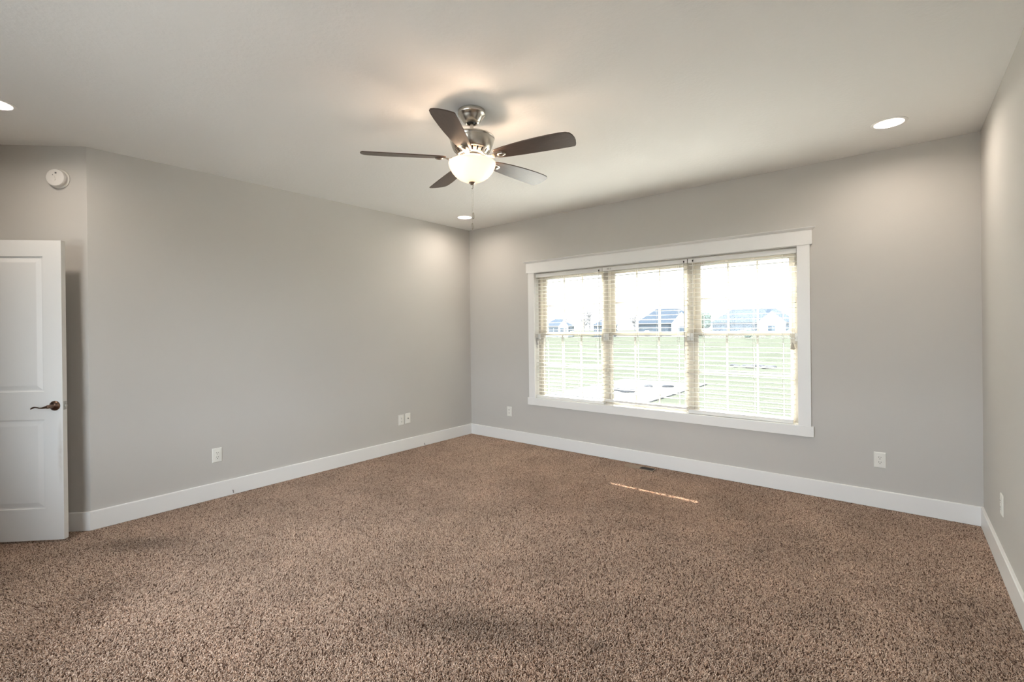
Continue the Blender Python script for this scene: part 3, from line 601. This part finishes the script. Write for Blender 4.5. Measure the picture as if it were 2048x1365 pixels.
# blades
def blade_outline():
    cw = [(0.160, -0.034), (0.175, -0.043), (0.22, -0.052), (0.29, -0.0615), (0.37, -0.069), (0.45, -0.073), (0.53, -0.0745), (0.59, -0.0725), (0.625, -0.068)]
    tip = [(0.645, -0.056), (0.655, -0.036), (0.659, -0.010), (0.657, 0.018), (0.650, 0.045), (0.643, 0.060)]
    cc = [(0.636, 0.0655), (0.55, 0.0640), (0.45, 0.0600), (0.35, 0.0550), (0.25, 0.0480), (0.20, 0.0430), (0.175, 0.0390), (0.160, 0.034)]
    return cw+tip+cc
TP = math.tan(math.radians(12.5)); ZB = 2.452
def make_blade(parent):
    bm = B(); prism(bm, blade_outline(), -0.003, 0.003, lambda x, y, z: Vector((x, y, -y*TP + z + Z(ZB))))
    bl = obj('fan_blade', bm, M_BLADE, parent, bevel=0.0012)
    bm = B()
    # arm from the rotor, flaring to a forked plate under the blade
    arm = [(0.070, 0.0, Z(2.470), 0.016, 0.005), (0.092, 0.0, Z(2.462), 0.013, 0.005), (0.115, 0.0, Z(2.448), 0.012, 0.005), (0.140, 0.0, Z(2.441), 0.018, 0.0045), (0.165, 0.0, Z(ZB)-0.006, 0.022, 0.0028), (0.195, 0.0, Z(ZB)-0.0065, 0.0235, 0.0025), (0.215, 0.0, Z(ZB)-0.0062, 0.019, 0.0024), (0.228, 0.0, Z(ZB)-0.006, 0.009, 0.002)]
    rings = []
    for i, (x, y, z, w_, t_) in enumerate(arm):
        tl = TP*min(1, max(0, (x-0.10)/0.06))
        rings.append([bm.verts.new((x, s*w_, z - s*w_*tl + d*t_)) for s, d in ((-1, -0.4), (-0.6, -1), (0.6, -1), (1, -0.4), (1, 0.6), (-1, 0.6))])
    for A, Bq in zip(rings, rings[1:]):
        for q in range(6): bm.faces.new([A[q], A[(q+1)%6], Bq[(q+1)%6], Bq[q]])
    bm.faces.new(rings[0]); bm.faces.new(rings[-1][::-1])
    ir = obj('blade_iron', bm, M_NICKEL, bl, smooth=True)
    bm = B(); Mo = Matrix.Translation((0.200, 0, Z(ZB)-0.009)) @ Matrix.Rotation(-math.atan(TP), 4, 'X') @ Matrix.Diagonal((1.15, 0.72, -1.3, 1))
    lathe(bm, [(0.0, 0.007), (0.008, 0.0065), (0.016, 0.005), (0.021, 0.002), (0.022, 0.0), (0.0, 0.0)], 28, Mo); obj('medallion', bm, M_NICKEL, bl, smooth=True)
    return bl
b0 = make_blade(fan); b0.rotation_euler = (0, 0, math.radians(13))
for k in range(1, 5):
    c = dup(b0, parent=fan); c.rotation_euler = (0, 0, math.radians(13+72*k))
# bowl, finial
bm = B(); prof = [(0.1385, Z(2.4255)), (0.1430, Z(2.4240)), (0.1440, Z(2.4190)), (0.1420, Z(2.4080)), (0.1360, Z(2.3900)), (0.1240, Z(2.3680)), (0.1060, Z(2.3460)), (0.0820, Z(2.3270)), (0.0520, Z(2.3130)), (0.0220, Z(2.3065)), (0.006, Z(2.3060))]
inn = [(r-0.004 if r > 0.01 else 0.006, z+0.0035) for r, z in prof[1:]][::-1]
lathe(bm, prof + inn + [prof[0]], 72)
bowl = obj('glass_bowl', bm, M_BOWL, fan, smooth=True)
bm = B(); lathe(bm, [(0.0, Z(2.3075)), (0.020, Z(2.3075)), (0.0215, Z(2.304)), (0.018, Z(2.299)), (0.011, Z(2.291)), (0.0065, Z(2.284)), (0.0060, Z(2.277)), (0.0075, Z(2.275)), (0.0065, Z(2.270)), (0.0, Z(2.269))], 32); obj('finial', bm, M_NICKEL, fan, smooth=True)
def chain(dx, dy, z1, plen):
    bm = B(); z = 2.270
    tube(bm, [(dx*0.4, dy*0.4, Z(2.272)), (dx, dy, Z(2.255)), (dx, dy, Z(z1))], 0.0009, 5)
    zz = 2.26
    while zz > z1:
        bmesh.ops.create_uvsphere(bm, u_segments=6, v_segments=4, radius=0.0016, matrix=Matrix.Translation((dx, dy, Z(zz)))); zz -= 0.0055
    c = obj('pull_chain', bm, M_NICKEL, fan, smooth=True)
    bm = B(); lathe(bm, [(0.0, Z(z1)+0.002), (0.003, Z(z1)), (0.0052, Z(z1)-0.004), (0.0062, Z(z1)-plen*0.5), (0.0058, Z(z1)-plen+0.003), (0.002, Z(z1)-plen), (0.0, Z(z1)-plen)], 14, Matrix.Translation((dx, dy, 0)))
    obj('chain_pull', bm, M_NICKEL, c, smooth=True)
chain(0.0028, 0.0023, 2.121, 0.040); chain(-0.0025, -0.0020, 2.056, 0.038)
for k in range(3):
    a = 2*PI*k/3 + 0.4; x, y = 0.040*math.cos(a), 0.040*math.sin(a)
    bm = B(); lathe(bm, [(0.0, 0.024), (0.010, 0.022), (0.013, 0.008), (0.016, -0.004), (0.012, -0.016), (0.0, -0.022)], 16, Matrix.Translation((x, y, Z(2.392)))); 
    obj('light_bulb', bm, emit('lit_bulb_%d' % k, (1.0, 0.80, 0.55, 1), 6.0), fit, smooth=True)
    ld = bpy.data.lights.new('fan_lamp', 'POINT'); ld.energy = FAN_W; ld.color = (1.0, 0.73, 0.52); ld.shadow_soft_size = 0.014
    lo = bpy.data.objects.new('fan_lamp', ld); COL.objects.link(lo); lo.parent = fan; lo.location = (0.072*math.cos(a), 0.072*math.sin(a), Z(2.408))

# ------------------------------------------------------------------ outside
GZ = -0.5
bm = B(); n_ = 24
grid = [[bm.verts.new((-260+480*i/n_, -90+420*j/n_, GZ + (0 if j < 8 else 0.25*math.sin(i*0.9)*math.sin(j*0.8)*min(1, j/6)))) for i in range(n_+1)] for j in range(n_+1)]
for j in range(n_):
    for i in range(n_): bm.faces.new([grid[j][i], grid[j][i+1], grid[j+1][i+1], grid[j+1][i]])
tag(obj('lawn', bm, M_LAWN, smooth=True, kind='structure'), 'wide pale green lawn beyond the window', 'lawn')
bm = B(); box(bm, (-3.3, 6.6, GZ-0.08), (-0.4, 11.5, GZ+0.03)); tag(obj('patio', bm, M_CONC, kind='structure'), 'pale concrete patio on the lawn outside the middle window unit', 'patio')
bm = B(); box(bm, (-3.0, -24.0, GZ-0.08), (14.0, -7.0, GZ+0.03)); box(bm, (5.6, -7.0, GZ-0.08), (14.0, -1.0, GZ+0.03)); tag(obj('bounce_pavement', bm, mat('bounce_concrete', (0.50, 0.49, 0.47, 1), 0.9, noise=0.06, nscale=2), kind='structure'), 'unseen pale pavement added behind the house to bounce light', 'bounce_pavement')  # added reflector ground, out of view, throws light up through the added windows
def stone_bed(label, cx, cy_, sx, sy, n):
    bm = B()
    for i in range(n):
        x = cx+random.uniform(-sx, sx); y = cy_+random.uniform(-sy, sy); s = random.uniform(0.08, 0.17)
        M_ = Matrix.Translation((x, y, GZ+0.05)) @ Matrix.Rotation(random.uniform(0, 3), 4, 'Z') @ Matrix.Diagonal((s*1.4, s, s*0.45, 1))
        bmesh.ops.create_icosphere(bm, subdivisions=2, radius=1.0, matrix=M_)
    o = obj('stone_pile', bm, M_STONE, smooth=True); o['kind'] = 'stuff'; return tag(o, label, 'stones')
stone_bed('low bed of grey stones out on the lawn behind the right blind', -0.8, 19.5, 0.9, 0.5, 30)
stone_bed('scattered grey stones on the patio outside the middle window unit', -1.7, 9.0, 0.8, 1.4, 9)
def shrub(label, x, y, r, h):
    g = thing('round_shrub', label, 'shrub', (x, y, GZ), 0, 'clipped shrubs far out on the lawn')
    bm = B(); bmesh.ops.create_icosphere(bm, subdivisions=4, radius=1.0, matrix=Matrix.Translation((0, 0, h*0.55)) @ Matrix.Diagonal((r, r, h*0.5, 1)))
    for v_ in bm.verts: v_.co += Vector((random.uniform(-1, 1), random.uniform(-1, 1), random.uniform(-1, 1)))*r*0.06
    obj('foliage', bm, M_FOL, g)
    bm = B(); tube(bm, [(0, 0, 0), (0, 0, h*0.3)], 0.08, 6); obj('stem', bm, M_BARK, g)
shrub('round green shrub on the lawn seen left of centre behind the right blind', -14.2, 78, 0.42*1.7, 1.5)
shrub('round green shrub on the lawn near the right edge of the window', -9.3, 86, 0.42*1.6, 1.5)
def house(label, x, y, rz, w_, d_, wall_h, roof_h, gable=True, color=None):
    g = thing('house', label, 'house', (x, y, GZ-0.3), rz, 'houses beyond the lawn')
    bm = B(); box(bm, (-w_/2, -d_/2, 0), (w_/2, d_/2, wall_h)); obj('walls', bm, color or M_SIDING, g)
    bm = B(); e = 0.5
    b4 = [(-w_/2-e, -d_/2-e), (w_/2+e, -d_/2-e), (w_/2+e, d_/2+e), (-w_/2-e, d_/2+e)]
    rg = [(-w_/2+d_*0.42, 0), (w_/2-d_*0.42, 0)]
    vb = [bm.verts.new((a, b, wall_h)) for a, b in b4]; vt = [bm.verts.new((a, b, wall_h+roof_h)) for a, b in rg]
    bm.faces.new([vb[0], vb[1], vt[1], vt[0]]); bm.faces.new([vb[1], vb[2], vt[1]]); bm.faces.new([vb[2], vb[3], vt[0], vt[1]]); bm.faces.new([vb[3], vb[0], vt[0]]); bm.faces.new(vb[::-1])
    rf = obj('roof', bm, M_ROOF, g)
    bm = B(); cx_ = w_*0.22; gw = w_*0.16; gh = roof_h*0.72   # projecting front gable
    q = [(-gw, 0), (gw, 0), (gw, wall_h), (0, wall_h+gh), (-gw, wall_h)]
    fr_ = [bm.verts.new((cx_+a, -d_/2-1.6, b)) for a, b in q]; bk = [bm.verts.new((cx_+a, -d_/2+2.0, b)) for a, b in q]
    bm.faces.new(fr_); bm.faces.new(bk[::-1])
    for i in range(5): bm.faces.new([fr_[i], fr_[(i+1)%5], bk[(i+1)%5], bk[i]])
    obj('front_gable', bm, M_SIDW, g)
    for xx in (-w_*0.38, -w_*0.20, -w_*0.02, w_*0.42):
        bm = B(); box(bm, (xx-0.55, -d_/2-0.05, 1.0), (xx+0.55, -d_/2+0.02, 2.3)); obj('house_window', bm, M_HWIN, g)
    bm = B(); box(bm, (cx_-0.7, -d_/2-1.66, 0.9), (cx_+0.7, -d_/2-1.58, 2.3)); obj('house_window', bm, M_HWIN, g)
    return g
house('house with a broad grey roof and white gable behind the middle blind', -37.6, 105, 0.35, 13.5, 10, 3.0, 3.6)
house('small pale house with white gable seen through the left window unit', -57.5, 88.5, 0.5, 7.0, 7, 2.6, 1.9, color=M_SIDW)
house('bluish grey house at the right side of the left window unit', -47.5, 93.0, 0.45, 5.0, 6, 2.7, 2.0)
house('long low house with grey roof filling the horizon behind the right blind', -22.0, 118, 0.18, 17, 10, 3.1, 3.4)
def tree(label, x, y, h, bare=True, spread=2.6):
    g = thing('bare_tree' if bare else 'leafy_tree', label, 'tree', (x, y, GZ-0.2), 0, 'trees along the horizon')
    bm = B(); tube(bm, [(0, 0, 0), (0.05, 0, h*0.3), (0, 0.05, h*0.55)], [0.20, 0.14, 0.09], 7); obj('trunk', bm, M_BARK, g)
    bm = B()
    if bare:
        for i in range(46):
            a = random.uniform(0, 2*PI); z0 = h*random.uniform(0.25, 0.6); rr = spread*random.uniform(0.4, 1.0); z1 = min(h, z0+h*random.uniform(0.2, 0.5))
            p0 = Vector((0, 0, z0)); p1 = Vector((rr*0.5*math.cos(a), rr*0.5*math.sin(a), (z0+z1)/2-0.1)); p2 = Vector((rr*math.cos(a), rr*math.sin(a), z1))
            tube(bm, [p0, p1, p2], [0.06, 0.04, 0.02], 4)
            for j in range(3):
                q = p1.lerp(p2, random.random()); e_ = q + Vector((random.uniform(-0.7, 0.7), random.uniform(-0.7, 0.7), random.uniform(0.2, 0.9))); tube(bm, [q, e_], [0.025, 0.012], 4)
        obj('branches', bm, M_BARK, g)
    else:
        for i in range(14):
            a = random.uniform(0, 2*PI); rr = spread*random.uniform(0, 0.6)
            bmesh.ops.create_icosphere(bm, subdivisions=3, radius=spread*random.uniform(0.35, 0.55), matrix=Matrix.Translation((rr*math.cos(a), rr*math.sin(a), h*random.uniform(0.45, 0.8))))
        for v_ in bm.verts: v_.co += Vector((random.uniform(-1, 1), random.uniform(-1, 1), random.uniform(-1, 1)))*0.18
        obj('foliage', bm, M_FOL, g)
for (px, py, h_, b_, sp, lb) in ((-68.0, 106, 7.4, True, 2.8, 'leftmost bare tree, behind the small white-gabled house'), (-62.0, 108, 7.0, True, 2.6, 'second bare tree from the left, over the right end of the small house'),
        (-57.5, 103, 8.0, True, 2.4, 'tallest bare tree, in the middle of the left window unit'), (-55.5, 110, 7.4, True, 2.6, 'bare tree to the left of the bluish house'), (-51.5, 117, 7.0, True, 2.6, 'bare tree rising behind the bluish house'),
        (-52.0, 124, 6.6, True, 2.4, 'bare tree left of the broad-roofed house behind the middle blind'), (-38.0, 133, 6.6, False, 2.6, 'low leafy tree at the left end of the long low house'),
        (-11.5, 132, 7.4, False, 3.0, 'leafy tree rising at the right end of the long low house'), (-29.0, 136, 7.6, False, 2.6, 'leafy tree behind the long low house, left of its gable')):
    tree(lb, px, py, h_, b_, sp)
